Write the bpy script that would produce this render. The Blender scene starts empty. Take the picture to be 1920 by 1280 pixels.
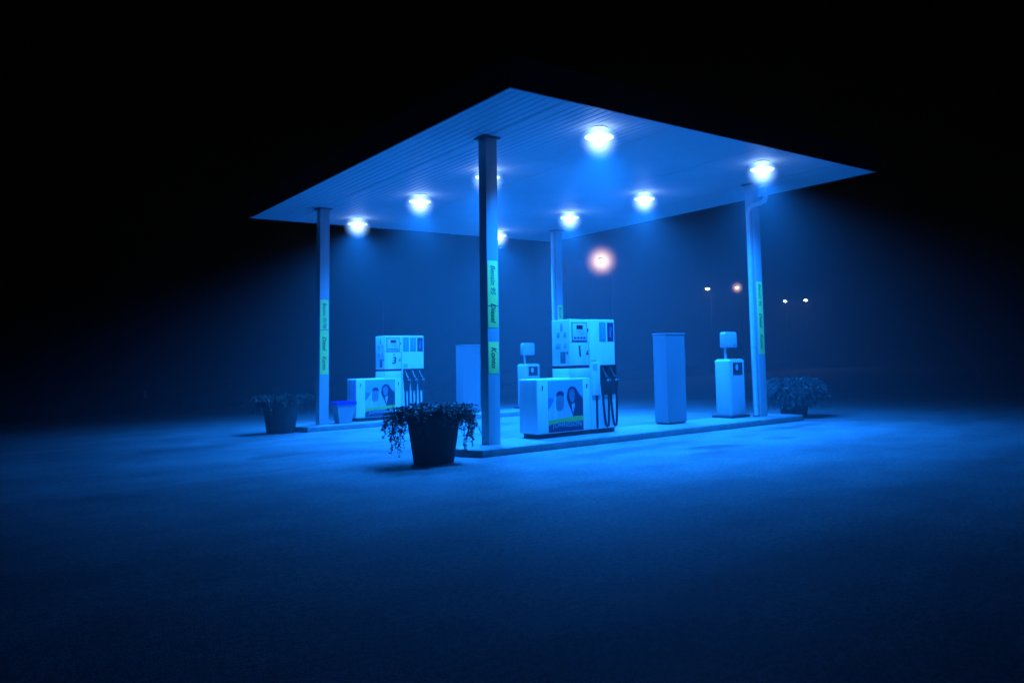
import bpy, bmesh, math, random
from mathutils import Vector, Matrix, noise

R = random.Random(7)
scene = bpy.context.scene
COL = scene.collection

# ------------------------------------------------------------------ camera
cam_d = bpy.data.cameras.new("camera")
cam = bpy.data.objects.new("camera", cam_d)
COL.objects.link(cam)
cam_d.sensor_width = 36.0
cam_d.lens = 1472.931 / 1920 * 36
cam_d.shift_x = -198.51 / 1920
cam_d.shift_y = -84.85 / 1920
cam_d.clip_end = 500
rt, upv, fw = ((0.75400622, -0.65637026, -0.02554795),
               (-0.03413424, -0.07799351, 0.99636934),
               (0.65597978, 0.75039662, 0.08121229))
cam.matrix_world = Matrix(((rt[0], upv[0], -fw[0], -6.2569),
                           (rt[1], upv[1], -fw[1], -10.0768),
                           (rt[2], upv[2], -fw[2], 1.28302),
                           (0, 0, 0, 1)))
scene.camera = cam

# ------------------------------------------------------------------ world: a moonless, foggy night
w = bpy.data.worlds.new("World")
scene.world = w
w.use_nodes = True
bg = w.node_tree.nodes["Background"]
bg.inputs[0].default_value = (0.1, 0.3, 1.0, 1)
bg.inputs[1].default_value = 0.00003

scene.view_settings.view_transform = 'Standard'
scene.view_settings.look = 'None'
scene.view_settings.exposure = 0.32
scene.view_settings.gamma = 1.0
cy = scene.cycles
cy.use_denoising = True
cy.volume_bounces = 0
cy.volume_step_rate = 0.5
cy.max_bounces = 6
cy.diffuse_bounces = 3
cy.sample_clamp_indirect = 4
cy.sample_clamp_direct = 0
cy.caustics_reflective = False
cy.caustics_refractive = False

LAMP_COL = (0.005, 0.195, 1.0)      # blue lamp light
SPOT_W = 2800.0
LENS_E = 3.0
FOG = 0.0115


# ------------------------------------------------------------------ materials
def mat(name, color, rough=0.5, metal=0.0, noise_amt=0.0, nscale=8.0, bump=0.0, bscale=60.0, spec=0.5, streak=False):
    m = bpy.data.materials.new(name)
    m.use_nodes = True
    nt = m.node_tree
    b = nt.nodes["Principled BSDF"]
    b.inputs["Roughness"].default_value = rough
    b.inputs["Metallic"].default_value = metal
    b.inputs["Specular IOR Level"].default_value = spec
    b.inputs["Base Color"].default_value = (*color, 1)
    tc = nt.nodes.new("ShaderNodeTexCoord")
    if noise_amt:
        mp = nt.nodes.new("ShaderNodeMapping")
        if streak:
            mp.inputs["Scale"].default_value = (1, 1, 0.12)
        nt.links.new(tc.outputs["Object"], mp.inputs[0])
        n = nt.nodes.new("ShaderNodeTexNoise")
        n.inputs["Scale"].default_value = nscale
        n.inputs["Detail"].default_value = 6
        n.inputs["Roughness"].default_value = 0.65
        nt.links.new(mp.outputs[0], n.inputs["Vector"])
        cr = nt.nodes.new("ShaderNodeValToRGB")
        cr.color_ramp.elements[0].position = 0.3
        cr.color_ramp.elements[1].position = 0.72
        lo = tuple(c * (1 - noise_amt) for c in color)
        hi = tuple(min(1, c * (1 + noise_amt * 0.5)) for c in color)
        cr.color_ramp.elements[0].color = (*lo, 1)
        cr.color_ramp.elements[1].color = (*hi, 1)
        nt.links.new(n.outputs["Fac"], cr.inputs[0])
        nt.links.new(cr.outputs[0], b.inputs["Base Color"])
    if bump:
        n2 = nt.nodes.new("ShaderNodeTexNoise")
        n2.inputs["Scale"].default_value = bscale
        n2.inputs["Detail"].default_value = 4
        nt.links.new(tc.outputs["Object"], n2.inputs["Vector"])
        bp = nt.nodes.new("ShaderNodeBump")
        bp.inputs["Strength"].default_value = bump
        bp.inputs["Distance"].default_value = 0.01
        nt.links.new(n2.outputs["Fac"], bp.inputs["Height"])
        nt.links.new(bp.outputs[0], b.inputs["Normal"])
    return m


def emis(name, color, strength):
    m = bpy.data.materials.new(name)
    m.use_nodes = True
    nt = m.node_tree
    nt.nodes.remove(nt.nodes["Principled BSDF"])
    e = nt.nodes.new("ShaderNodeEmission")
    e.inputs[0].default_value = (*color, 1)
    e.inputs[1].default_value = strength
    nt.links.new(e.outputs[0], nt.nodes["Material Output"].inputs[0])
    return m


def halo_glow(name, size, centre, radius, core, edge, strength, power):
    """added halo of glowing haze round a lamp, strongest at the bulb and fading outwards"""
    m = bpy.data.materials.new(name)
    m.use_nodes = True
    nt = m.node_tree
    L = nt.links.new
    nt.nodes.remove(nt.nodes["Principled BSDF"])
    tc = nt.nodes.new("ShaderNodeTexCoord")
    d = nt.nodes.new("ShaderNodeVectorMath")
    d.operation = 'DISTANCE'
    d.inputs[1].default_value = (0, 0, centre)
    mp = nt.nodes.new("ShaderNodeMapping")           # 0..1 box coordinates -> metres about the halo's middle
    mp.inputs["Location"].default_value = (-size[0] / 2, -size[0] / 2, -size[1] / 2)
    mp.inputs["Scale"].default_value = (size[0], size[0], size[1])
    L(tc.outputs["Generated"], mp.inputs[0])
    L(mp.outputs[0], d.inputs[0])
    mr = nt.nodes.new("ShaderNodeMapRange")
    mr.inputs["From Min"].default_value = radius
    mr.inputs["From Max"].default_value = 0.0
    L(d.outputs["Value"], mr.inputs["Value"])
    pw = nt.nodes.new("ShaderNodeMath")
    pw.operation = 'POWER'
    pw.inputs[1].default_value = power
    L(mr.outputs[0], pw.inputs[0])
    ml = nt.nodes.new("ShaderNodeMath")
    ml.operation = 'MULTIPLY'
    ml.inputs[1].default_value = strength
    L(pw.outputs[0], ml.inputs[0])
    mx = nt.nodes.new("ShaderNodeMix")
    mx.data_type = 'RGBA'
    mx.inputs["A"].default_value = (*edge, 1)
    mx.inputs["B"].default_value = (*core, 1)
    L(mr.outputs[0], mx.inputs["Factor"])
    e = nt.nodes.new("ShaderNodeEmission")
    L(mx.outputs["Result"], e.inputs[0])
    L(ml.outputs[0], e.inputs[1])
    L(e.outputs[0], nt.nodes["Material Output"].inputs["Volume"])
    return m


def ground_mat():
    m = bpy.data.materials.new("old_asphalt")
    m.use_nodes = True
    nt = m.node_tree
    L = nt.links.new
    b = nt.nodes["Principled BSDF"]
    tc = nt.nodes.new("ShaderNodeTexCoord")

    def nz(scale, detail=5, rough=0.6, stretch=None, rot=0):
        mp = nt.nodes.new("ShaderNodeMapping")
        mp.inputs["Rotation"].default_value = (0, 0, rot)
        if stretch:
            mp.inputs["Scale"].default_value = stretch
        L(tc.outputs["Object"], mp.inputs[0])
        n = nt.nodes.new("ShaderNodeTexNoise")
        n.inputs["Scale"].default_value = scale
        n.inputs["Detail"].default_value = detail
        n.inputs["Roughness"].default_value = rough
        L(mp.outputs[0], n.inputs["Vector"])
        return n.outputs["Fac"]

    def mth(op, a, c, clamp=False):
        n = nt.nodes.new("ShaderNodeMath")
        n.operation = op
        n.use_clamp = clamp
        for i, v in enumerate((a, c)):
            if isinstance(v, (int, float)):
                n.inputs[i].default_value = v
            else:
                L(v, n.inputs[i])
        return n.outputs[0]

    def ramp(v, lo, hi):
        n = nt.nodes.new("ShaderNodeMapRange")
        n.interpolation_type = 'SMOOTHSTEP'
        n.inputs["From Min"].default_value = lo
        n.inputs["From Max"].default_value = hi
        L(v, n.inputs["Value"])
        return n.outputs[0]

    grain = nz(70, 4, 0.75)
    grit = nz(22, 3, 0.7)
    mid = nz(1.6, 6, 0.6)
    tracks = nz(0.55, 5, 0.55, (0.5, 1.9, 1), 0.08)      # long worn strips along the driving lanes
    big = nz(0.22, 3, 0.5)
    # oil stained patches of irregular outline beside the near island
    patch = None
    warp = nt.nodes.new("ShaderNodeTexNoise")
    warp.inputs["Scale"].default_value = 1.9
    warp.inputs["Detail"].default_value = 5
    L(tc.outputs["Object"], warp.inputs["Vector"])
    sub = nt.nodes.new("ShaderNodeVectorMath")
    sub.operation = 'SUBTRACT'
    L(warp.outputs["Color"], sub.inputs[0])
    sub.inputs[1].default_value = (0.5, 0.5, 0.5)
    sca = nt.nodes.new("ShaderNodeVectorMath")
    sca.operation = 'SCALE'
    sca.inputs["Scale"].default_value = 0.9
    L(sub.outputs[0], sca.inputs[0])
    add = nt.nodes.new("ShaderNodeVectorMath")
    add.operation = 'ADD'
    L(tc.outputs["Object"], add.inputs[0])
    L(sca.outputs[0], add.inputs[1])
    for (px, py, rx, ry, ang, amt) in ((1.3, -1.55, 1.5, .28, .12, .7), (2.3, -2.35, .55, .3, -.2, 1.0), (1.75, -2.75, .4, .22, .1, .9),
                                       (3.9, -2.2, .3, .16, 0, .6), (-2.4, 2.2, .5, .2, .3, .7), (5.4, -1.3, 1.2, .22, .05, .6),
                                       (1.2, 2.6, 1.8, .3, .1, .5), (3.0, 4.2, 1.5, .25, -.1, .5), (-2.9, 0.5, .8, .15, .2, .4)):
        mp = nt.nodes.new("ShaderNodeMapping")
        mp.vector_type = 'TEXTURE'
        mp.inputs["Location"].default_value = (px, py, 0)
        mp.inputs["Rotation"].default_value = (0, 0, ang)
        mp.inputs["Scale"].default_value = (rx, ry, 1)
        L(add.outputs[0], mp.inputs[0])
        ln = nt.nodes.new("ShaderNodeVectorMath")
        ln.operation = 'LENGTH'
        L(mp.outputs[0], ln.inputs[0])
        f = mth('MULTIPLY', mth('SUBTRACT', 1.0, ramp(ln.outputs["Value"], 0.55, 1.25)), amt)
        patch = f if patch is None else mth('MAXIMUM', patch, f)
    v = mth('ADD', mth('MULTIPLY', ramp(tracks, .3, .7), .34), mth('MULTIPLY', ramp(mid, .3, .7), .38))
    v = mth('ADD', v, mth('MULTIPLY', ramp(big, .3, .7), .2))
    v = mth('MULTIPLY', v, mth('SUBTRACT', 1.0, mth('MULTIPLY', patch, .95)))
    g = mth('ADD', mth('ADD', 0.2, mth('MULTIPLY', ramp(grain, .32, .68), 1.05)), mth('MULTIPLY', ramp(grit, .3, .7), .55))
    mixn = nt.nodes.new("ShaderNodeMix")
    mixn.data_type = 'RGBA'
    mixn.inputs["A"].default_value = (0.13, 0.13, 0.13, 1)
    mixn.inputs["B"].default_value = (0.345, 0.345, 0.34, 1)
    L(v, mixn.inputs["Factor"])
    sc = nt.nodes.new("ShaderNodeVectorMath")
    sc.operation = 'SCALE'
    L(mixn.outputs["Result"], sc.inputs[0])
    L(mth('MULTIPLY', g, mth('SUBTRACT', 1.0, mth('MULTIPLY', patch, .3))), sc.inputs["Scale"])
    L(sc.outputs[0], b.inputs["Base Color"])
    L(mth('SUBTRACT', mth('ADD', .52, mth('MULTIPLY', mid, .3)), mth('MULTIPLY', patch, .22)), b.inputs["Roughness"])
    b.inputs["Specular IOR Level"].default_value = 0.35
    bp = nt.nodes.new("ShaderNodeBump")
    bp.inputs["Strength"].default_value = 0.8
    bp.inputs["Distance"].default_value = 0.02
    L(mth('ADD', grain, mth('MULTIPLY', mid, 1.2)), bp.inputs["Height"])
    L(bp.outputs[0], b.inputs["Normal"])
    return m


M = dict(
    ground=ground_mat(),
    concrete=mat('kerb_concrete', (.36, .36, .35), .45, 0, .3, 5, .4, 90),
    kerb=mat('kerb_stone', (.25, .25, .25), .42, 0, .35, 7, .5, 80),
    soffit=mat('soffit_sheet', (.62, .63, .64), .5, 0, .08, 1.2),
    fascia=mat('fascia_paint', (.03, .032, .04), .5, 0, .2, 3),
    roof=mat('roof_felt', (.05, .05, .05), .9, 0, .3, 4),
    column=mat('column_paint', (.44, .45, .47), .38, 0, .14, 5, 0, 1, .5, True),
    pipe=mat('zinc_pipe', (.72, .73, .74), .3, .25, .12, 9),
    white=mat('pump_enamel', (.80, .81, .82), .32, 0, .14, 4, 0, 1, .5, True),
    white2=mat('pump_enamel_side', (.66, .68, .7), .36, 0, .2, 4, 0, 1, .5, True),
    cab=mat('cabinet_paint', (.19, .20, .22), .45, 0, .14, 4, 0, 1, .5, True),
    term=mat('terminal_paint', (.46, .47, .49), .38, 0, .1, 4, 0, 1, .5, True),
    grey=mat('grey_enamel', (.48, .49, .51), .42, 0, .12, 4, 0, 1, .5, True),
    dark=mat('dark_plastic', (.025, .025, .03), .4, 0, .3, 12),
    rubber=mat('black_rubber', (.015, .015, .017), .35),
    steel=mat('brushed_steel', (.5, .5, .52), .28, .9, .15, 20),
    seam=mat('dark_seam', (.12, .12, .13), .6),  # dark grey of joints, gaps, straps and plates
    yellow=mat('yellow_vinyl', (.94, .95, .19), .45, 0, .06, 6),
    green=mat('green_ink', (.01, .20, .16), .5),
    black=mat('black_ink', (.012, .012, .015), .5),
    red=mat('red_ink', (.16, .01, .03), .5),
    teal=mat('teal_label', (.02, .32, .34), .35, 0, .1, 5),
    navy=mat('navy_label', (.012, .02, .09), .35, 0, .1, 5),
    sky=mat('poster_sky', (.22, .42, .70), .35, 0, .12, 2.5),
    hill=mat('poster_hill', (.10, .20, .40), .35),
    robe=mat('poster_pale_coat', (.50, .55, .62), .35, 0, .35, 9, 0, 1, .5, True),
    face=mat('poster_skin', (.22, .22, .26), .35, 0, .4, 22),
    hair=mat('poster_dark_hair', (.02, .03, .07), .35, 0, .4, 18),
    pgreen=mat('poster_lime', (.42, .50, .08), .35, 0, .12, 5),
    pnavy=mat('poster_navy', (.02, .03, .09), .35),
    pred=mat('poster_red', (.6, .03, .08), .35),
    pale=mat('pale_ink', (.45, .47, .5), .45),
    screen=mat('dark_screen', (.01, .012, .016), .08, 0, 0, 1),
    pot=mat('terracotta_grey', (.035, .033, .031), .8, 0, .3, 6, .5, 40),
    soil=mat('potting_soil', (.03, .025, .02), .9, 0, .4, 20, .8, 40),
    leaf=mat('ivy_leaf', (.045, .07, .045), .5, 0, .35, 30),
    stem=mat('ivy_stem', (.05, .045, .03), .7),
    needle=mat('heather_leaf', (.07, .09, .08), .6, 0, .35, 30),
    binblue=mat('blue_plastic', (.01, .01, .55), .4),
    bingrey=mat('grey_plastic', (.27, .29, .32), .5, 0, .1, 5),
    grass=mat('frosty_grass', (.06, .08, .04), .7, 0, .4, 2),
    soilv=mat('verge_earth', (.05, .055, .035), .9, 0, .4, 2, .6, 20),
    lamppole=mat('dark_lamp_pole', (.008, .008, .009), .6),
    galv=mat('galvanised_steel', (.35, .36, .37), .5, .5, .2, 6),
    lens=emis('lit_lens', (.3, .55, 1.0), LENS_E),
    warm=emis('warm_lamp_lens', (1.0, .62, .38), 25.0),
    lamp_halo=halo_glow('halo_glow', (.66, .6215), .145, .36, (.7, .86, 1.0), (.03, .32, 1.0), 15.0, 2.2),  # added glow imitating the halo round each canopy lamp
    warm_halo=halo_glow('warm_halo_glow', (2.5, 2.5), 0, 1.25, (1.0, .74, .48), (.8, .42, .36), 4.6, 2.6),  # added glow imitating the wide halo of a warm street lamp
    warm_halo_small=halo_glow('warm_halo_glow_small', (1.2, 1.2), 0, .6, (1.0, .72, .50), (.75, .38, .35), 7.0, 2.7),  # smaller added halo glow
    cold=emis('cold_lamp_lens', (.75, .95, 1.0), 45.0),
)


# ------------------------------------------------------------------ mesh builder
class MB:
    def __init__(self):
        self.v, self.f, self.m, self.s, self.mats = [], [], [], [], []

    def mi(self, m):
        m = M[m]
        if m not in self.mats:
            self.mats.append(m)
        return self.mats.index(m)

    def add(self, vs, fs, m, smooth=False):
        o = len(self.v)
        self.v += [tuple(x) for x in vs]
        k = self.mi(m)
        for f in fs:
            self.f.append(tuple(i + o for i in f))
            self.m.append(k)
            self.s.append(smooth)

    def box(self, x0, x1, y0, y1, z0, z1, m, bev=0.0):
        """box with optionally bevelled edges (all 12)"""
        if bev <= 0:
            vs = [(x, y, z) for x in (x0, x1) for y in (y0, y1) for z in (z0, z1)]
            self.add(vs, [(0, 1, 3, 2), (4, 6, 7, 5), (0, 4, 5, 1), (2, 3, 7, 6), (0, 2, 6, 4), (1, 5, 7, 3)], m)
            return
        bm = bmesh.new()
        bmesh.ops.create_cube(bm, size=1)
        for v in bm.verts:
            v.co = Vector(((x0 + x1) / 2 + v.co.x * (x1 - x0), (y0 + y1) / 2 + v.co.y * (y1 - y0), (z0 + z1) / 2 + v.co.z * (z1 - z0)))
        bmesh.ops.bevel(bm, geom=list(bm.edges), offset=bev, segments=3, profile=.5, affect='EDGES')
        self.bm(bm, m, True)

    def bm(self, bm, m, smooth=False):
        bm.verts.index_update()
        self.add([v.co.copy() for v in bm.verts], [[v.index for v in f.verts] for f in bm.faces], m, smooth)
        bm.free()

    def prism(self, poly, z0, z1, m, axis='z', bev=0.0):
        """extrude a 2D outline; axis 'z' = plan outline, 'y' = elevation outline (x,z) from y=z0 to z1"""
        bm = bmesh.new()
        P = (lambda a, b, c: (a, b, c)) if axis == 'z' else (lambda a, b, c: (a, c, b))
        lo = [bm.verts.new(P(a, b, z0)) for a, b in poly]
        hi = [bm.verts.new(P(a, b, z1)) for a, b in poly]
        bm.faces.new(lo)
        bm.faces.new(hi)
        n = len(poly)
        for i in range(n):
            bm.faces.new((lo[i], lo[(i + 1) % n], hi[(i + 1) % n], hi[i]))
        bmesh.ops.recalc_face_normals(bm, faces=list(bm.faces))
        if bev:
            bmesh.ops.bevel(bm, geom=list(bm.edges), offset=bev, segments=2, profile=.5, affect='EDGES')
        self.bm(bm, m, bool(bev))

    def tube(self, pts, r, m, n=10, caps=True):
        pts = [Vector(p) for p in pts]
        rs = r if isinstance(r, (list, tuple)) else [r] * len(pts)
        vs, fs = [], []
        prev = None
        for i, p in enumerate(pts):
            t = (pts[min(i + 1, len(pts) - 1)] - pts[max(i - 1, 0)]).normalized()
            if prev is None:
                a = Vector((0, 0, 1)) if abs(t.z) < .9 else Vector((1, 0, 0))
                u = t.cross(a).normalized()
            else:
                u = (prev - t * prev.dot(t)).normalized()
            prev = u
            w_ = t.cross(u)
            for k in range(n):
                a = 2 * math.pi * k / n
                vs.append(p + (u * math.cos(a) + w_ * math.sin(a)) * rs[i])
        for i in range(len(pts) - 1):
            for k in range(n):
                k2 = (k + 1) % n
                fs.append((i * n + k, i * n + k2, (i + 1) * n + k2, (i + 1) * n + k))
        if caps:
            fs.append(tuple(reversed(range(n))))
            fs.append(tuple(range((len(pts) - 1) * n, len(pts) * n)))
        self.add(vs, fs, m, True)

    def lathe(self, prof, m, n=40, c=(0, 0, 0)):
        vs, fs = [], []
        for r, z in prof:
            for k in range(n):
                a = 2 * math.pi * k / n
                vs.append((c[0] + r * math.cos(a), c[1] + r * math.sin(a), c[2] + z))
        for i in range(len(prof) - 1):
            for k in range(n):
                k2 = (k + 1) % n
                fs.append((i * n + k, i * n + k2, (i + 1) * n + k2, (i + 1) * n + k))
        self.add(vs, fs, m, True)

    def build(self, name, parent=None, label=None, recalc=False):
        me = bpy.data.meshes.new(name)
        me.from_pydata(self.v, [], self.f)
        for m in self.mats:
            me.materials.append(m)
        me.polygons.foreach_set("material_index", self.m)
        me.polygons.foreach_set("use_smooth", self.s)
        me.update()
        if recalc:
            b = bmesh.new()
            b.from_mesh(me)
            bmesh.ops.recalc_face_normals(b, faces=list(b.faces))
            b.to_mesh(me)
            b.free()
        o = bpy.data.objects.new(name, me)
        COL.objects.link(o)
        if any(self.s) and not all(self.s) or any(self.s):
            try:
                me.set_sharp_from_angle(angle=math.radians(38))
            except Exception:
                pass
        if parent:
            o.parent = parent
        if label:
            o["label"] = label
        return o


def thing(name, label, cat, loc=(0, 0, 0), rz=0.0, group=None):
    o = bpy.data.objects.new(name, None)
    o.empty_display_size = 0.2
    COL.objects.link(o)
    o.location = loc
    o.rotation_euler = (0, 0, rz)
    o["label"] = label
    o["category"] = cat
    if group:
        o["group"] = group
    return o


def tag(o, label, cat, group=None):
    o["label"] = label
    o["category"] = cat
    if group:
        o["group"] = group
    return o


def text(name, s, size, m, parent, matrix, shear=0.0, ext=0.0012, bold=0.0, align='LEFT', spacing=1.0):
    """a word as real raised lettering (mesh)"""
    cu = bpy.data.curves.new(name, 'FONT')
    cu.body = s
    cu.size = size
    cu.shear = shear
    cu.extrude = ext
    cu.offset = bold
    cu.align_x = align
    cu.align_y = 'CENTER'
    cu.space_character = spacing
    to = bpy.data.objects.new(name + "_curve", cu)
    COL.objects.link(to)
    dg = bpy.context.evaluated_depsgraph_get()
    me = bpy.data.meshes.new_from_object(to.evaluated_get(dg))
    bpy.data.objects.remove(to)
    bpy.data.curves.remove(cu)
    me.name = name
    me.materials.clear()
    me.materials.append(M[m])
    o = bpy.data.objects.new(name, me)
    COL.objects.link(o)
    o.parent = parent
    o.matrix_local = matrix
    return o


def face_y(x, y, z, turned=False):
    """text frame on a surface facing -y; turned: reads downwards"""
    if not turned:
        m = Matrix(((1, 0, 0), (0, 0, -1), (0, 1, 0)))      # text x -> +x, text y -> +z
    else:
        m = Matrix(((0, 1, 0), (0, 0, -1), (-1, 0, 0)))     # text x -> -z, text y -> +x
    m = m.to_4x4()
    m.translation = (x, y, z)
    return m


# ------------------------------------------------------------------ ground and islands
H, SU = 4.7, 0.0145
ISL = 0.102
LV, LU = 6.656, 6.248

mb = MB()
G = 95
mb.add([(-G, -60, 0), (G + 20, -60, 0), (G + 20, G, 0), (-G, G, 0)], [(0, 1, 2, 3)], 'ground')
g = mb.build('ground')
g['kind'] = 'structure'


def verge():
    # grassy verge beyond the forecourt, a low bank rising from an uneven edge
    n, rows = 160, 7
    d = Vector((.962, .273, 0)).normalized()
    q = Vector((-d.y, d.x, 0))
    vs, fs = [], []
    for i in range(n + 1):
        t = -70 + 150 * i / n
        base = Vector((-.64, 18.95, 0)) + d * t
        for j in range(rows):
            s = (0, .12, .6, 2, 6, 20, 60)[j]
            h = (-.01, .05, .12, .2, .28, .4, .4)[j]
            jit = .18 * noise.noise(Vector((t * .9, j * 3.1, 0))) if j < 4 else 0
            hz = h + (.04 * noise.noise(Vector((t * 1.7, j, 4))) if j else 0)
            p = base + q * (s + jit)
            vs.append((p.x, p.y, hz))
    for i in range(n):
        for j in range(rows - 1):
            a = i * rows + j
            fs.append((a, a + rows, a + rows + 1, a + 1))
    mb = MB()
    mb.add(vs, fs, 'soilv', True)
    o = mb.build('terrain', recalc=True)
    o['kind'] = 'structure'
    mb = MB()
    vs, fs = [], []
    for i in range(16000):
        t = R.uniform(-26, 24)
        s = abs(R.gauss(0, 1.6)) + R.uniform(0, .1)
        p = Vector((-.64, 18.95, 0)) + d * t + q * s
        z = .03 + .1 * min(1, s / .6) + .03 * min(s, 4)
        hgt = R.uniform(.03, .15) * (1.4 if R.random() < .1 else 1)
        a = R.uniform(0, 6.28)
        lean = Vector((R.gauss(0, .05), R.gauss(0, .05), hgt))
        wv = Vector((math.cos(a), math.sin(a), 0)) * .008
        b0 = Vector((p.x, p.y, z - .02))
        k = len(vs)
        vs += [b0 - wv, b0 + wv, b0 + lean]
        fs.append((k, k + 1, k + 2))
    mb.add(vs, fs, 'grass')
    o = mb.build('grass')
    o['kind'] = 'stuff'
    tag(o, 'short rough grass along the dark far edge of the forecourt', 'grass')


verge()


def island(name, label, u0, v0, u1=6.75):
    root = thing(name, label, 'pump island', (u0, v0, 0), 0, 'pump islands under the canopy')
    hw, c = .631, .17
    out = [(-.53, -hw), (u1, -hw), (u1 + .14, -hw + .06), (u1 + .24, -hw + .2), (u1 + .28, -hw + .45), (u1 + .28, hw - .45), (u1 + .24, hw - .2),
           (u1 + .14, hw - .06), (u1, hw), (-.53, hw), (-.66, .25), (-.66, -.25)]
    mb = MB()
    mb.prism(out, -.05, ISL - .002, 'kerb', 'z', .012)
    mb.build('kerb', root)
    # inner paved top, a hair proud of the kerb stones
    ins = [(a * .99 + (.035 if a < 1 else -.06), b * .84) for a, b in out]
    mb = MB()
    mb.prism(ins, ISL - .03, ISL, 'concrete')
    mb.build('slab', root)
    # joints between kerb stones
    x = .45
    while x < u1 - .2:
        mb = MB()
        mb.box(x - .004, x + .004, -hw - .0015, -hw + .09, .01, ISL - .0005, 'seam')
        mb.build('kerb_joint', root)
        x += 1.0
    return root


island('pump_island', 'raised concrete kerb island carrying pump number 1 and its column with two yellow strips', 0, 0)
island('pump_island', 'raised concrete island with the waste bin and pump number 3 on it', 0, LV)

# ------------------------------------------------------------------ canopy
CU0, CU1, CV0, CV1 = -.986, 7.52, -2.12, 8.547


def Z(u):
    return H + SU * u


canopy = thing('canopy', 'flat rectangular forecourt canopy with white ribbed underside on four square columns', 'canopy', (0, 0, 0))
mb = MB()
prof = []
P = .125
u = CU0 + .03
while u < CU1 - .03 - P:
    seam = abs((u - CU0) % 2.0) < P
    prof += [(u, 0), (u + P * .62, 0), (u + P * .72, .007), (u + P * .90, .007)]
    u += P
prof.append((CU1 - .03, 0))
vs, fs = [], []
for (a, dz) in prof:
    vs += [(a, CV0 + .03, Z(a) + dz), (a, CV1 - .03, Z(a) + dz)]
for i in range(len(prof) - 1):
    fs.append((2 * i, 2 * i + 1, 2 * i + 3, 2 * i + 2))
mb.add(vs, fs, 'soffit')
mb.build('soffit', canopy)


def fascia(x0, x1, y0, y1):
    mb = MB()
    vs = []
    for (x, y) in ((x0, y0), (x1, y0), (x1, y1), (x0, y1)):
        vs += [(x, y, Z(x) - .012), (x, y, Z(x) + .42)]
    mb.add(vs, [(0, 2, 3, 1), (2, 4, 5, 3), (4, 6, 7, 5), (6, 0, 1, 7), (1, 3, 5, 7), (0, 6, 4, 2)], 'fascia')
    return mb.build('fascia', canopy)


fascia(CU0, CU1, CV0, CV0 + .03)
fascia(CU0, CU1, CV1 - .03, CV1)
fascia(CU0, CU0 + .03, CV0 + .0305, CV1 - .0305)
fascia(CU1 - .03, CU1, CV0 + .0305, CV1 - .0305)
mb = MB()
vs = [(x, y, Z(x) + dz) for x, y in ((CU0 + .031, CV0 + .031), (CU1 - .031, CV0 + .031), (CU1 - .031, CV1 - .031), (CU0 + .031, CV1 - .031)) for dz in (.1, .36)]
mb.add(vs, [(0, 2, 3, 1), (2, 4, 5, 3), (4, 6, 7, 5), (6, 0, 1, 7), (1, 3, 5, 7), (0, 6, 4, 2)], 'roof')
mb.build('roof_deck', canopy)
# flat cover strips running along the column lines and between
for cu in (0.0, 2.05, 4.15, LU):
    mb = MB()
    mb.box(cu - .05, cu + .05, CV0 + .04, CV1 - .04, Z(cu) - .006, Z(cu) - .0015, 'soffit')
    mb.build('cover_strip', canopy)

CH = .102
for (cu, cv) in ((0, 0), (LU, 0), (0, LV), (LU, LV)):
    mb = MB()
    mb.box(cu - CH, cu + CH, cv - CH, cv + CH, ISL, Z(cu) - .008, 'column', .008)
    co = mb.build('column', canopy)
    mb = MB()
    mb.box(cu - .15, cu + .15, cv - .15, cv + .15, Z(cu) - .025, Z(cu) - .0075, 'seam', .004)
    mb.build('head_plate', co)
    if cu > 1:
        mb = MB()
        x, y = cu - CH - .062, cv - .03
        zt = Z(cu) - .56
        pts = [(x, y, ISL + .03), (x, y, zt - .08), (x + .01, y - .015, zt), (x + .045, y - .05, zt + .06), (x + .11, y - .10, zt + .105), (x + .2, y - .16, zt + .14), (x + .27, y - .205, zt + .19), (x + .29, y - .22, zt + .27), (x + .29, y - .22, zt + .55)]
        if cv > 1:
            pts = [(x, y, ISL + .03), (x, y, 2.4), (x, y, Z(cu) - .09)]
        mb.tube(pts, .05, 'pipe', 14)
        mb.build('downpipe', co)
        for z in (.35, 1.5, 2.75, zt - .12):
            mb = MB()
            mb.tube([(x, y, z - .014), (x, y, z + .014)], .058, 'pipe', 14)
            mb.box(x + .045, x + .062, y - .02, y + .02, z - .012, z + .012, 'pipe')
            mb.build('pipe_clip', co)


# ------------------------------------------------------------------ canopy lamps
lens_label = {
    (0, 0): 'big bright round canopy lamp nearest the camera, hanging in front of the near column line',
    (1, 0): 'bright round canopy lamp beside the top of the right-hand column with the downpipe',
    (0, 1): 'round canopy lamp almost hidden behind the top of the near column',
    (1, 1): 'round canopy lamp over the middle, above the tall grey cabinet',
    (0, 2): 'round canopy lamp midway between the near column and the left column',
    (1, 2): 'round canopy lamp next to the far column, above the near pump',
    (0, 3): 'round canopy lamp closest to the left column, lowest on the left of the picture',
    (1, 3): 'small far canopy lamp peeking out just right of the near column',
}
lu = (1.073, 4.880)
lv = (-1.364, 1.741, 4.306, 7.395)
spot_d = bpy.data.lights.new('lamp_light', 'SPOT')
spot_d.energy = SPOT_W
spot_d.color = LAMP_COL
spot_d.spot_size = math.radians(143)
spot_d.spot_blend = 1.0
spot_d.shadow_soft_size = .16
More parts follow.
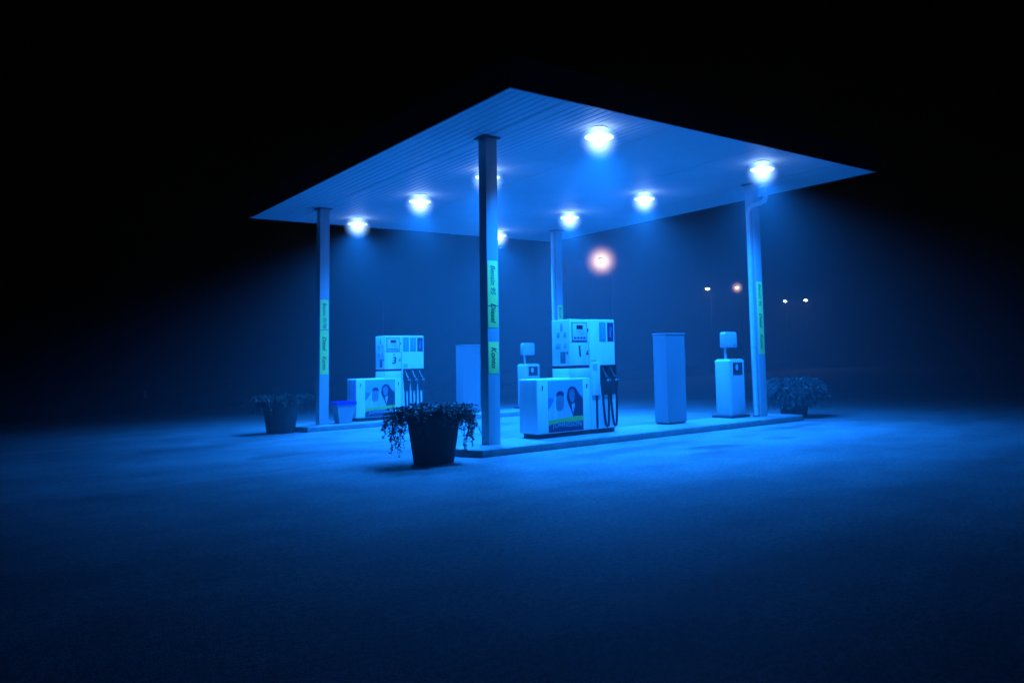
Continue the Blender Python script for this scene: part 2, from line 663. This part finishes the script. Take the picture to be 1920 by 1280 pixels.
for j in range(4):
    for i in range(2):
        z = Z(lu[i])
        t = thing('canopy_lamp', lens_label[(i, j)], 'lamp', (lu[i], lv[j], z), 0, 'round lamps under the canopy')
        if i == 0 and j == 0:
            mb = MB()
            mb.lathe([(.0, -.002), (.12, -.002), (.126, -.006), (.126, -.012), (.12, -.016), (.04, -.016), (.035, -.10), (.0, -.10)], 'white', 40)
            ring = mb.build('housing', t)
            mb = MB()
            mb.lathe([(0, -.102), (.06, -.106), (.15, -.128), (.215, -.141), (.216, -.144), (.15, -.157), (.06, -.176), (0, -.18)], 'lens', 24)
            glass = mb.build('lens', t)
            mb = MB()
            cz, br, n0 = -.31, .33, 24
            a0 = math.acos((-.0185 - cz) / br)
            prof = [(0, -.0185)] + [(br * math.sin(a), cz + br * math.cos(a)) for a in [a0 + (math.pi - a0) * k / n0 for k in range(n0 + 1)]]
            prof[-1] = (0, cz - br)
            mb.lathe(prof, 'lamp_halo', 48)
            lamp_halo = mb.build('lamp_halo', t, recalc=True)  # added ball of glowing haze, not a fitting of the lamp
        else:
            for src in (ring, glass, lamp_halo):
                c = src.copy()
                COL.objects.link(c)
                c.parent = t
        l = bpy.data.objects.new('lamp_light', spot_d)
        COL.objects.link(l)
        l.parent = t
        l.location = (0, 0, -.21)


# ------------------------------------------------------------------ fuel price strips on the columns
def column_sign(u, v, z0, z1, words, label, cut=None):
    """yellow vinyl strip on the -v face of a column; words: (text, colour, z of its start, size)"""
    t = thing('fuel_sign', label, 'sign', (u, v - CH, z0), 0, 'yellow fuel strips on the columns')
    mb = MB()
    mb.box(-.092, .084, -.004, 0, 0, z1 - z0, 'yellow', .0015)
    pn = mb.build('panel', t)
    if cut:
        mb = MB()
        mb.box(-.098, .09, -.0065, -.0042, cut - z0 - .006, cut - z0 + .006, 'seam')
        mb.build('strap', t)
    for s, m, zz, size in words:
        text('lettering', s, size, m, t, face_y(-.004, -.0052, zz - z0, True), .25, .0006, .0016, 'LEFT', 1.0)
    return t


S = .112
column_sign(0, 0, 1.811, 2.808, [('Bensin 95', 'green', 2.745, S), ('Diesel', 'black', 2.175, S)],
            'yellow vertical strip reading Bensin 95 Diesel on the near column', 2.134)
column_sign(0, 0, 1.136, 1.60, [('Konto', 'red', 1.53, .12)], 'short yellow strip reading Konto low on the near column')
column_sign(0, LV, 1.143, 2.722, [('Bensin 95/98', 'green', 2.66, .105), ('Diesel', 'black', 1.94, S), ('Konto', 'red', 1.53, S)],
            'long yellow strip reading Bensin 95/98 Diesel Konto on the column by the bin', 2.08)
column_sign(LU, 0, 1.33, 2.784, [('Bensin 95', 'green', 2.74, S), ('Diesel', 'black', 2.15, S), ('Konto', 'red', 1.73, S)],
            'long yellow strip reading Bensin 95 Diesel Konto on the column with the elbowed downpipe')
column_sign(LU, LV, 1.33, 2.772, [('Bensin 95', 'green', 2.73, S), ('Diesel', 'black', 2.14, S), ('Konto', 'red', 1.72, S)],
            'yellow strip on the far column, its top showing above the near pump')


# ------------------------------------------------------------------ fuel pumps
def fuel_pump(label, loc, number, three):
    p = thing('fuel_pump', label, 'fuel pump', loc, 0, 'white fuel pumps')
    D, W = .5, 1.61
    mb = MB()
    mb.box(.06, W - .02, .03, D - .03, 0, .075, 'dark', .006)
    mb.build('plinth', p)
    # low hydraulic housing
    mb = MB()
    mb.box(0, 1.068, 0, D, .07, .92, 'white', .022)
    low = mb.build('lower_housing', p)
    for x in (.10, .985):
        mb = MB()
        mb.tube([(x, .002, .80), (x, -.012, .80)], .012, 'dark', 12)
        mb.box(x - .006, x + .006, -.009, .001, .745, .792, 'dark')
        mb.build('lock', low)
    # head, pillar
    mb = MB()
    mb.box(.66, 1.071, .012, D - .012, .9195, 1.066, 'white', .006)
    mb.box(.66, 1.071, .012, D - .012, 1.112, 1.86, 'white', .012)
    tw = mb.build('head', p)
    mb = MB()
    mb.box(.664, 1.066, .02, D - .02, 1.064, 1.114, 'dark')
    mb.build('dark_band', tw)
    mb = MB()
    mb.box(1.074, W, 0, D, .07, 1.862, 'white', .014)
    pil = mb.build('hose_pillar', p)
    # display on the front of the head
    mb = MB()
    mb.box(.705, 1.025, .004, .012, 1.505, 1.812, 'seam', .003)
    mb.box(.72, 1.01, .0005, .0035, 1.52, 1.797, 'white2', .002)
    ds = mb.build('display_panel', p)
    for nm, bx in (('screen', (.80, .93, -.0025, .0003, 1.70, 1.765, 'screen', .001)), ('price_window', (.80, .95, -.002, .0003, 1.655, 1.685, 'grey')),
                   ('litre_window', (.86, .97, -.002, .0003, 1.61, 1.64, 'pale'))):
        mb = MB()
        mb.box(*bx)
        mb.build(nm, ds)
    for k in range(4):
        mb = MB()
        mb.box(.75 + k * .064, .79 + k * .064, -.004, .0003, 1.545, 1.575, 'dark', .002)
        mb.build('button', ds)
    mb = MB()
    mb.box(.672, 1.06, .0095, .0135, 1.488, 1.492, 'seam')
    mb.box(1.053, 1.057, .0096, .0136, 1.14, 1.4885, 'seam')
    mb.build('door_gap', tw)
    for nm, bx in (('hinge', (1.03, 1.045, -.004, .0125, 1.66, 1.71, 'dark', .003)), ('door_lock', (1.01, 1.04, .004, .0125, 1.325, 1.355, 'steel', .003)),
                   ('latch', (1.0, 1.045, .006, .0125, 1.29, 1.315, 'dark', .003))):
        mb = MB()
        mb.box(*bx)
        mb.build(nm, tw)
    # panels on the narrow end of the head
    for (a, b, c, d, m_) in ((.12, .26, 1.15, 1.34, 'seam'), (.05, .10, 1.30, 1.34, 'seam'), (.09, .16, 1.40, 1.49, 'grey'), (.25, .38, 1.39, 1.48, 'grey'),
                             (.09, .16, 1.58, 1.66, 'grey'), (.27, .35, 1.58, 1.66, 'grey'), (.19, .25, 1.68, 1.8, 'grey')):
        mb = MB()
        mb.box(.657, .661, a, b, c, d, m_, .001)
        mb.build('side_plate', tw)
    # number of the pump
    if number == '3':
        text('number', '3', .21, 'black', p, face_y(.885, .0085, 1.30), .15, .001, .006, 'CENTER')
        mb = MB()
        mb.box(.872, .898, .006, .011, 1.42, 1.455, 'black', .003)
        mb.build('sticker', p)
    else:
        text('number', '1', .25, 'black', p, face_y(.875, .0085, 1.335), -.08, .001, .004, 'CENTER')
    # product labels
    xs = ((1.10, 1.24), (1.275, 1.415), (1.45, 1.585))
    names = ('98', '95', 'Diesel')
    for k, (a, b) in enumerate(xs):
        if k == 0 and not three:
            continue
        mb = MB()
        mb.box(a, b, -.005, .001, 1.50, 1.815, 'navy' if k == 2 else 'teal', .002)
        lb = mb.build('fuel_label', p, 'dark blue fuel label' if k == 2 else None)
        text('lettering', names[k] if k == 2 else 'Bensin ' + names[k], .062 if k < 2 else .07, 'pale', lb,
             face_y((a + b) / 2, -.0058, 1.79, True) if k != 2 else face_y((a + b) / 2, -.0058, 1.74, True), .2, .0005, .0006)
    if not three:
        # blank cover where the third hose would hang
        mb = MB()
        mb.box(1.085, 1.255, -.03, .001, .62, 1.16, 'white', .008)
        cv = mb.build('blank_cover', p)
        mb = MB()
        mb.box(1.10, 1.19, -.033, -.0295, 1.02, 1.13, 'pale')
        mb.build('sticker', cv)
        mb = MB()
        mb.box(1.085, 1.20, -.002, .002, 1.165, 1.20, 'pgreen')
        mb.build('sticker', p)
        mb = MB()
        mb.box(1.17, 1.215, -.004, .002, .085, .615, 'dark')
        mb.build('hose_slot', p)
    else:
        mb = MB()
        mb.box(1.10, 1.21, -.002, .002, 1.18, 1.225, 'pgreen')
        mb.box(1.10, 1.21, -.0021, .0021, 1.135, 1.1805, 'pale')
        mb.build('sticker', p)
    # nozzle boots, nozzles and hoses
    for k, (a, b) in enumerate(xs):
        if k == 0 and not three:
            continue
        c = (a + b) / 2
        mb = MB()
        # open-fronted boot: back, cheeks and tapered foot
        mb.box(a - .006, b + .006, -.004, .002, .86, 1.105, 'dark', .002)
        mb.box(a - .006, a + .004, -.05, -.0045, .90, 1.10, 'dark', .002)
        mb.box(b - .004, b + .006, -.05, -.0045, .90, 1.10, 'dark', .002)
        mb.box(a - .006, b + .006, -.055, -.0045, 1.1005, 1.112, 'dark', .002)
        mb.prism([(c - .05, .62), (c + .055, .62), (b + .004, .8595), (a - .004, .8595)], -.03, .002, 'dark', 'y', .003)
        mb.build('nozzle_boot', p)
        mb = MB()
        # spout, body, grip, trigger guard
        mb.tube([(c - .035, -.03, 1.075), (c - .03, -.045, 1.02), (c - .01, -.07, .955), (c + .012, -.085, .90)], [.011, .012, .013, .02], 'steel', 12)
        mb.tube([(c + .008, -.083, .915), (c + .022, -.095, .875), (c + .032, -.10, .83), (c + .03, -.098, .77), (c + .022, -.092, .70)], [.024, .034, .032, .024, .021], 'dark', 12)
        mb.tube([(c + .02, -.115, .88), (c - .02, -.135, .83), (c - .022, -.13, .76), (c + .03, -.105, .71)], .008, 'dark', 8)
        mb.box(c - .012, c + .05, -.128, -.098, .845, .875, 'grey', .006)
        nz_ = mb.build('nozzle', p)
        mb = MB()
        x = c + .022
        mb.tube([(x, -.092, .705), (x + .002, -.095, .55), (x - .004, -.10, .35), (x - .008, -.10, .2), (x - .015, -.095, .125), (x - .03, -.085, .105),
                 (x - .046, -.07, .14), (x - .05, -.05, .25), (x - .05, -.03, .42), (x - .048, -.012, .6), (x - .045, .01, .66)], .019, 'rubber', 10)
        mb.build('hose', p)
    # poster
    mb = MB()
    x0, x1, z0, z1 = .208, .90, .085, .885
    y = -.003

    def sheet(poly, m_, d):
        mb.prism([(x0 + a * (x1 - x0), z0 + b * (z1 - z0)) for a, b in poly], y - d * .0006, y + .0022, m_, 'y')
    mb.box(x0, x1, y, .001, z0, z1, 'sky')
    sheet([(0, .2), (1, .2), (1, .70), (.93, .68), (.86, .62), (.8, .60), (.2, .62), (.1, .67), (.05, .665), (0, .70)], 'hill', 1)
    sheet([(.0, .2), (.74, .2), (.70, .30), (.62, .45), (.54, .6), (.49, .70), (.45, .745), (.38, .73), (.26, .72), (.2, .67), (.13, .58), (.05, .48), (0, .44)], 'robe', 2)
    sheet([(.22, .45), (.25, .41), (.34, .40), (.41, .43), (.44, .52), (.45, .62), (.43, .70), (.38, .75), (.28, .755), (.23, .70), (.21, .6)], 'face', 3)
    sheet([(.23, .69), (.28, .71), (.38, .71), (.44, .68), (.45, .74), (.41, .785), (.34, .80), (.27, .785), (.23, .745)], 'hair', 4)
    sheet([(.74, .2), (1, .2), (1, .62), (.93, .68), (.86, .75), (.81, .82), (.75, .865), (.68, .88), (.61, .86), (.56, .81), (.54, .72), (.52, .66), (.56, .56), (.62, .45), (.69, .31)], 'hair', 5)
    sheet([(.61, .62), (.66, .56), (.71, .56), (.75, .63), (.76, .72), (.74, .79), (.69, .825), (.62, .80), (.59, .72)], 'face', 6)
    sheet([(.70, .33), (.76, .52), (.73, .55), (.66, .51)], 'robe', 6)
    sheet([(0, .0), (1, 0), (1, .2), (0, .2)], 'pnavy', 3)
    sheet([(0, .125), (.1, .165), (.3, .185), (1, .185), (1, .285), (.8, .285), (.5, .265), (.2, .25), (0, .235)], 'pgreen', 7)
    sheet([(.07, .035), (.93, .05), (.93, .062), (.07, .048)], 'pred' if three else 'pnavy', 8)
    ps = mb.build('poster', p)
    text('lettering', 'JOHNSSON', .108, 'pale', ps, face_y((x0 + x1) / 2 + .02, y - .006, z0 + .105), .0, .0004, .0, 'CENTER', 1.05)
    return p


fuel_pump('white fuel pump with two hoses and number 1, in front of the tall grey cabinet', (.80, -.05, ISL), '1', False)
fuel_pump('white fuel pump with three hoses and number 3, beside the waste bin', (.71, LV - .05, ISL), '3', True)


# ------------------------------------------------------------------ tall cabinets
def cabinet(label, loc):
    t = thing('metal_cabinet', label, 'cabinet', loc, 0, 'tall grey cabinets')
    mb = MB()
    mb.box(.02, .46, .02, .33, 0, .03, 'dark')
    mb.build('plinth', t)
    mb = MB()
    mb.box(0, .48, 0, .35, .028, 1.62, 'cab', .008)
    bd = mb.build('body', t)
    mb = MB()
    mb.box(.012, .468, -.0015, .001, .04, 1.61, 'cab')
    mb.build('door', t)
    mb = MB()
    mb.box(-.012, .498, -.014, .362, 1.6205, 1.652, 'cab', .006)
    mb.build('lid', t)
    mb = MB()
    mb.tube([(.44, -.001, 1.4), (.44, -.012, 1.4)], .011, 'steel', 12)
    mb.build('lock', t)
    mb = MB()
    mb.box(.47, .485, -.006, .02, 1.05, 1.35, 'cab', .003)
    mb.build('door_edge_strip', t)
    return t


cabinet('tall plain grey cabinet between pump number 1 and a payment terminal, fully in view', (3.80, .13, ISL))
cabinet('tall plain grey cabinet half hidden behind the column with two yellow strips', (3.45, LV + .13, ISL))


# ------------------------------------------------------------------ payment terminals
def terminal(label, loc):
    t = thing('payment_terminal', label, 'terminal', loc, 0, 'white payment terminals')
    W, D, Ht = .45, .41, 1.15
    mb = MB()
    mb.box(-.06, W + .05, -.05, D + .05, 0, .045, 'dark', .006)
    mb.build('base_plate', t)
    mb = MB()
    ch = .028
    mb.prism([(ch, 0), (W - ch, 0), (W, ch), (W, D - ch), (W - ch, D), (ch, D), (0, D - ch), (0, ch)], .044, Ht - .05, 'term', 'z', .006)
    vs = [(0, 0, Ht - .0505), (W, 0, Ht - .0505), (W, D, Ht - .0505), (0, D, Ht - .0505), (.05, .05, Ht), (W - .05, .05, Ht), (W - .05, D - .04, Ht), (.05, D - .04, Ht)]
    mb.add(vs, [(0, 1, 5, 4), (1, 2, 6, 5), (2, 3, 7, 6), (3, 0, 4, 7), (4, 5, 6, 7), (3, 2, 1, 0)], 'term')
    mb.build('body', t)
    mb = MB()
    mb.box(.085, .37, -.006, .001, .84, 1.075, 'screen', .003)
    sc = mb.build('screen', t)
    mb = MB()
    mb.box(.095, .36, -.009, -.005, .842, .885, 'dark', .001)
    mb.build('card_slot', sc)
    mb = MB()
    n = 20
    vs = [(.20 + .042 * math.cos(6.283 * k / n), -.0085, .985 + .065 * math.sin(6.283 * k / n)) for k in range(n)]
    mb.add(vs + [(a, -.006, c) for a, b, c in vs], [tuple(range(n))] + [(k, k + n, (k + 1) % n + n, (k + 1) % n) for k in range(n)], 'pale')
    mb.build('emblem', sc)
    mb = MB()
    mb.tube([(.12, .2, Ht - .02), (.09, .19, Ht + .12), (.08, .17, Ht + .26)], [.03, .024, .028], 'term', 12)
    mb.build('neck', t)
    mb = MB()
    mb.prism([(.0, 1.375), (.36, 1.375), (.36, 1.655), (.325, 1.685), (.035, 1.685), (.0, 1.655)], .10, .24, 'term', 'y', .012)
    hd = mb.build('head', t)
    mb = MB()
    mb.box(.03, .335, .0925, .1005, 1.40, 1.64, 'term', .003)
    mb.build('front_flap', hd)
    mb = MB()
    mb.box(.25, .285, .0895, .093, 1.415, 1.44, 'dark')
    mb.build('keyhole', hd)
    return t


terminal('white payment terminal with a small box head beside the column with the elbowed downpipe', (5.53, .13, ISL))
terminal('white payment terminal with a small box head, lower part hidden by pump number 1', (5.27, LV + .12, ISL))


# ------------------------------------------------------------------ waste bin
def bin_():
    t = thing('waste_bin', 'tapered pale grey bin with a bright blue rim beside the left column', 'bin', (.40, LV - .12, ISL))

    def taper(mb, w0, d0, w1, d1, z0, z1, m):
        vs = [(-w0, -d0, z0), (w0, -d0, z0), (w0, d0, z0), (-w0, d0, z0), (-w1, -d1, z1), (w1, -d1, z1), (w1, d1, z1), (-w1, d1, z1)]
        mb.add(vs, [(0, 1, 5, 4), (1, 2, 6, 5), (2, 3, 7, 6), (3, 0, 4, 7), (4, 5, 6, 7), (3, 2, 1, 0)], m)
    mb = MB()
    taper(mb, .13, .13, .20, .19, 0, .40, 'bingrey')
    mb.build('body', t)
    mb = MB()
    taper(mb, .205, .195, .212, .203, .4003, .43, 'bingrey')
    mb.build('rim', t)
    mb = MB()
    taper(mb, .207, .2065, .213, .2095, .385, .455, 'binblue')
    mb.build('liner', t)


bin_()


# ------------------------------------------------------------------ potted plants
def leaf(vs, fs, p, d, n, L_, W_):
    s = d.cross(n)
    if s.length < 1e-4:
        s = Vector((1, 0, 0))
    s.normalize()
    k = len(vs)
    vs += [p, p + d * L_ * .45 + s * W_ - n * W_ * .3, p + d * L_, p + d * L_ * .45 - s * W_ - n * W_ * .3]
    fs += [(k, k + 1, k + 2), (k, k + 2, k + 3)]


def potted(label, loc, kind, seed):
    r = random.Random(seed)
    t = thing('potted_plant', label, 'potted plant', loc, r.uniform(0, 6) * 0, 'big planted pots at the island ends')
    mb = MB()
    mb.lathe([(0, 0), (.25, 0), (.26, .012), (.335, .52), (.352, .56), (.39, .565), (.395, .58), (.395, .655), (.385, .67), (.365, .668), (.355, .60), (0, .6)], 'pot', 48)
    mb.build('pot', t)
    mb = MB()
    mb.lathe([(.355, .61), (.2, .63), (0, .64)], 'soil', 30)
    mb.build('soil', t)
    vs, fs = [], []
    stems = []
    # crown: arching shoots from the soil, over the rim
    N = {'ivy': 150, 'low': 110, 'bush': 420}[kind]
    for i in range(N):
        a = r.uniform(0, 6.283)
        r0 = .32 * math.sqrt(r.random())
        out = Vector((math.cos(a), math.sin(a), 0))
        p = out * r0 + Vector((0, 0, .62))
        rise = r.uniform(.04, .16 if kind != 'bush' else .2)
        reach = r.uniform(.12, .38 if kind == 'ivy' else .36)
        if kind == 'bush':
            reach = r.uniform(.12, .46)
        pts = []
        droop = r.uniform(.0, .2)
        if kind == 'ivy' and r.random() < .3:
            droop = r.uniform(.15, .35)
        if kind == 'bush':
            droop = r.uniform(.08, .5)
        n = 12
        for k in range(n + 1):
            s = k / n
            z = rise * math.sin(min(1, s * 1.6) * math.pi * .5) - droop * max(0, s - .45) ** 1.3 * 2.2
            q = p + out * reach * s + Vector((r.gauss(0, .01), r.gauss(0, .01), z))
            rr = math.hypot(q.x, q.y)
            if q.z < .66 and rr < .42:       # stay outside the pot wall
                q.x *= .42 / max(rr, .01)
                q.y *= .42 / max(rr, .01)
            pts.append(q)
        stems.append(pts)
    # long trails that hang free of the pot
    if kind == 'ivy':
        right = Vector((.754, -.656, 0))
        fwd = Vector((.656, .75, 0))
        for side, cnt, lo, hi in ((-1, 15, .25, .58), (1, 12, .2, .52), (-1, 7, .1, .3), (1, 7, .1, .3)):
            for i in range(cnt):
                a = side * r.uniform(.40, .60)
                q0 = right * a + fwd * r.uniform(-.3, .25) + Vector((0, 0, .64))
                if side > 0 and hi > .4:
                    q0 = right * r.uniform(.42, .53) + fwd * r.uniform(-.25, .1) + Vector((0, 0, .64))
                ln = r.uniform(lo, hi)
                pts = [Vector((q0.x * .7, q0.y * .7, .68)), q0 + Vector((0, 0, .03))]
                x = q0.copy()
                for k in range(10):
                    x = x + Vector((r.gauss(0, .014), r.gauss(0, .014), -ln / 10)) + right * side * r.uniform(-.014, .012)
                    if x.z > .03:
                        pts.append(x.copy())
                stems.append(pts)
    if kind == 'low':
        for i in range(9):
            a = r.uniform(0, 6.28)
            o_ = Vector((math.cos(a), math.sin(a), 0))
            x = o_ * r.uniform(.42, .55) + Vector((0, 0, .64))
            pts = [x * .8 + Vector((0, 0, .14)), x.copy()]
            for k in range(6):
                x = x + Vector((r.gauss(0, .012), r.gauss(0, .012), -.04)) + o_ * .006
                pts.append(x.copy())
            stems.append(pts)
    mbs = MB()
    for pts in stems:
        if len(pts) > 1:
            mbs.tube(pts, .0028, 'stem', 4, False)
    mbs.build('stem', t)['kind'] = 'stuff'
    for pts in stems:
        for k in range(1, len(pts)):
            A, B = pts[k - 1], pts[k]
            seg = B - A
            m_ = {'ivy': 3, 'low': 2, 'bush': 4}[kind]
            for _ in range(m_):
                q = A + seg * r.random()
                d = Vector((r.gauss(0, 1), r.gauss(0, 1), r.gauss(-.15, .6))).normalized()
                nrm = Vector((r.gauss(0, .5), r.gauss(0, .5), 1)).normalized()
                if kind == 'bush':
                    L_ = r.uniform(.04, .08)
                    leaf(vs, fs, q, (d + seg.normalized() * .9 + Vector((0, 0, .2))).normalized(), nrm, L_, L_ * .2)
                else:
                    L_ = r.uniform(.022, .05)
                    leaf(vs, fs, q, d, nrm, L_, L_ * r.uniform(.28, .42))
    mb = MB()
    mb.add(vs, fs, 'needle' if kind == 'bush' else 'leaf')
    mb.build('foliage', t)['kind'] = 'stuff'
    return t


potted('big dark pot with ivy trailing to the ground beside the near column', (-1.22, -.55, 0), 'ivy', 3)
potted('big pot with short low plants at the end of the island with the bin', (-.92, 6.42, 0), 'low', 8)
potted('big pot overflowing with a dense feathery shrub beyond the payment terminal', (7.38, .02, 0), 'bush', 5)


# ------------------------------------------------------------------ street lamps in the fog
def street_lamp(label, x, y, z, lens, arm, power=0.0, color=(1, 1, 1), size=1.0, lit=True, warm_halo=0):
    t = thing('street_lamp', label, 'street lamp', (x - arm[0], y - arm[1], 0), 0, 'street lamps out in the fog' if lit else None)
    mb = MB()
    mb.lathe([(.075, 0), (.07, .9), (.06, .95), (.05, z * .6), (.035, z - .1)], 'lamppole', 14)
    mb.build('pole', t)
    mb = MB()
    mb.tube([(0, 0, z - .12), (arm[0] * .1, arm[1] * .1, z + .04), (arm[0] * .4, arm[1] * .4, z + .12), (arm[0], arm[1], z + .13)], .03, 'lamppole', 10)
    mb.build('arm', t)
    d = Vector((arm[0], arm[1], 0)).normalized()
    q = Vector((-d.y, d.x, 0))
    mb = MB()
    c = Vector((arm[0], arm[1], z + .10))
    ring = [(-.25, .05), (-.1, .12), (.2, .14), (.4, .1), (.46, 0), (.4, -.1), (.2, -.14), (-.1, -.12), (-.25, -.05)]
    lo = [c + d * a * size + q * b * size for a, b in ring]
    hi = [c + d * a * .85 * size + q * b * .7 * size + Vector((0, 0, .11 * size)) for a, b in ring]
    n = len(ring)
    mb.add(lo + hi, [tuple(range(n)), tuple(range(n, 2 * n))] + [(k, (k + 1) % n, (k + 1) % n + n, k + n) for k in range(n)], 'lamppole')
    mb.build('head', t, recalc=True)
    mb = MB()
    mb.lathe([(.12 * size, .09), (.115 * size, .04), (.08 * size, -.015), (0, -.03)], lens, 18, (arm[0] + d.x * .15 * size, arm[1] + d.y * .15 * size, z))
    mb.build('lens', t)
    if warm_halo:
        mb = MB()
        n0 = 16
        mb.lathe([(warm_halo * math.sin(math.pi * k / n0), warm_halo * math.cos(math.pi * k / n0)) for k in range(n0 + 1)], 'warm_halo' if warm_halo > .8 else 'warm_halo_small', 32)
        gl = mb.build('warm_halo', t, recalc=True)  # added halo of glowing air, no glass part of the lamp
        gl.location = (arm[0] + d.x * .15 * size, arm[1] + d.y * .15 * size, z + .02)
    if power:
        l = bpy.data.lights.new('lamp_light', 'POINT')
        l.energy = power
        l.color = color
        l.shadow_soft_size = .12
        o = bpy.data.objects.new('lamp_light', l)
        COL.objects.link(o)
        o.parent = t
        o.location = (arm[0] + d.x * .15 * size, arm[1] + d.y * .15 * size, z - .2)
    return t


WARM = (1.0, .62, .38)
street_lamp('warm street lamp with the largest round halo, above the near pump', 24.67, 26.64, 7.36, 'warm', (-.9, -.3), 0, WARM, 1.0, True, 1.25)
street_lamp('warm hazy street lamp seen just left of the right column', 41.15, 29.88, 6.67, 'warm', (-.9, -.4), 0, WARM, 1.0, True, .6)
street_lamp('small cold white street lamp left of the warm one by the right column', 39.61, 31.63, 6.63, 'cold', (-.8, -.5), 0, WARM, 1.3)
street_lamp('small cold street lamp right of the right column, lower and dimmer of two', 52.99, 34.26, 6.25, 'cold', (-.8, -.5), 0, WARM, 1.2)
street_lamp('small cold street lamp farthest right of all the lights', 54.09, 32.75, 6.27, 'cold', (-.8, -.5), 0, WARM, 1.3)
street_lamp('tiny distant street lamp at the right edge of the far column', 36.27, 46.15, 9.93, 'cold', (-.8, -.5), 0, WARM, .9)
M['off'] = mat('unlit_glass', (.25, .25, .26), .3)
street_lamp('dark unlit street lamp barely visible at the far left', -3.53, 27.83, 3.1, 'off', (-.75, -.05), 0, WARM, 1.0, False)

# thin pole behind the left pump
mb = MB()
mb.lathe([(.055, 0), (.05, 3.5), (.035, 3.56), (0, 3.57)], 'galv', 14, (0, 0, 0))
o = mb.build('pole')
o.location = (6.14, 17.24, 0)
tag(o, 'thin pale pole rising behind the pump with number 3', 'pole')
# delineator post on the verge
t = thing('marker_post', 'short pale marker post standing on the dark verge at the left', 'marker post', (.07, 25.36, .3))
mb = MB()
mb.prism([(-.05, -.02), (0, -.045), (.05, -.02), (.05, .03), (-.05, .03)], -.2, .48, 'white2', 'z', .006)
mb.build('post', t)
mb = MB()
mb.prism([(-.0505, -.0205), (0, -.046), (.0505, -.0205), (.0505, .0305), (-.0505, .0305)], .34, .42, 'dark', 'z')
mb.build('band', t)

# ------------------------------------------------------------------ fog
mb = MB()
mb.box(-100, 120, -65, 100, -1.2, 13.5, 'seam')
fog = mb.build('haze', recalc=True)
fog['kind'] = 'stuff'
fm = bpy.data.materials.new('fog')
fm.use_nodes = True
nt = fm.node_tree
nt.nodes.remove(nt.nodes["Principled BSDF"])
pv = nt.nodes.new("ShaderNodeVolumePrincipled")
pv.inputs["Color"].default_value = (.9, .93, .96, 1)
pv.inputs["Density"].default_value = FOG
pv.inputs["Anisotropy"].default_value = 0.35
nt.links.new(pv.outputs[0], nt.nodes["Material Output"].inputs["Volume"])
fog.data.materials.clear()
fog.data.materials.append(fm)
tag(fog, 'thin blue night fog around the whole forecourt', 'fog')
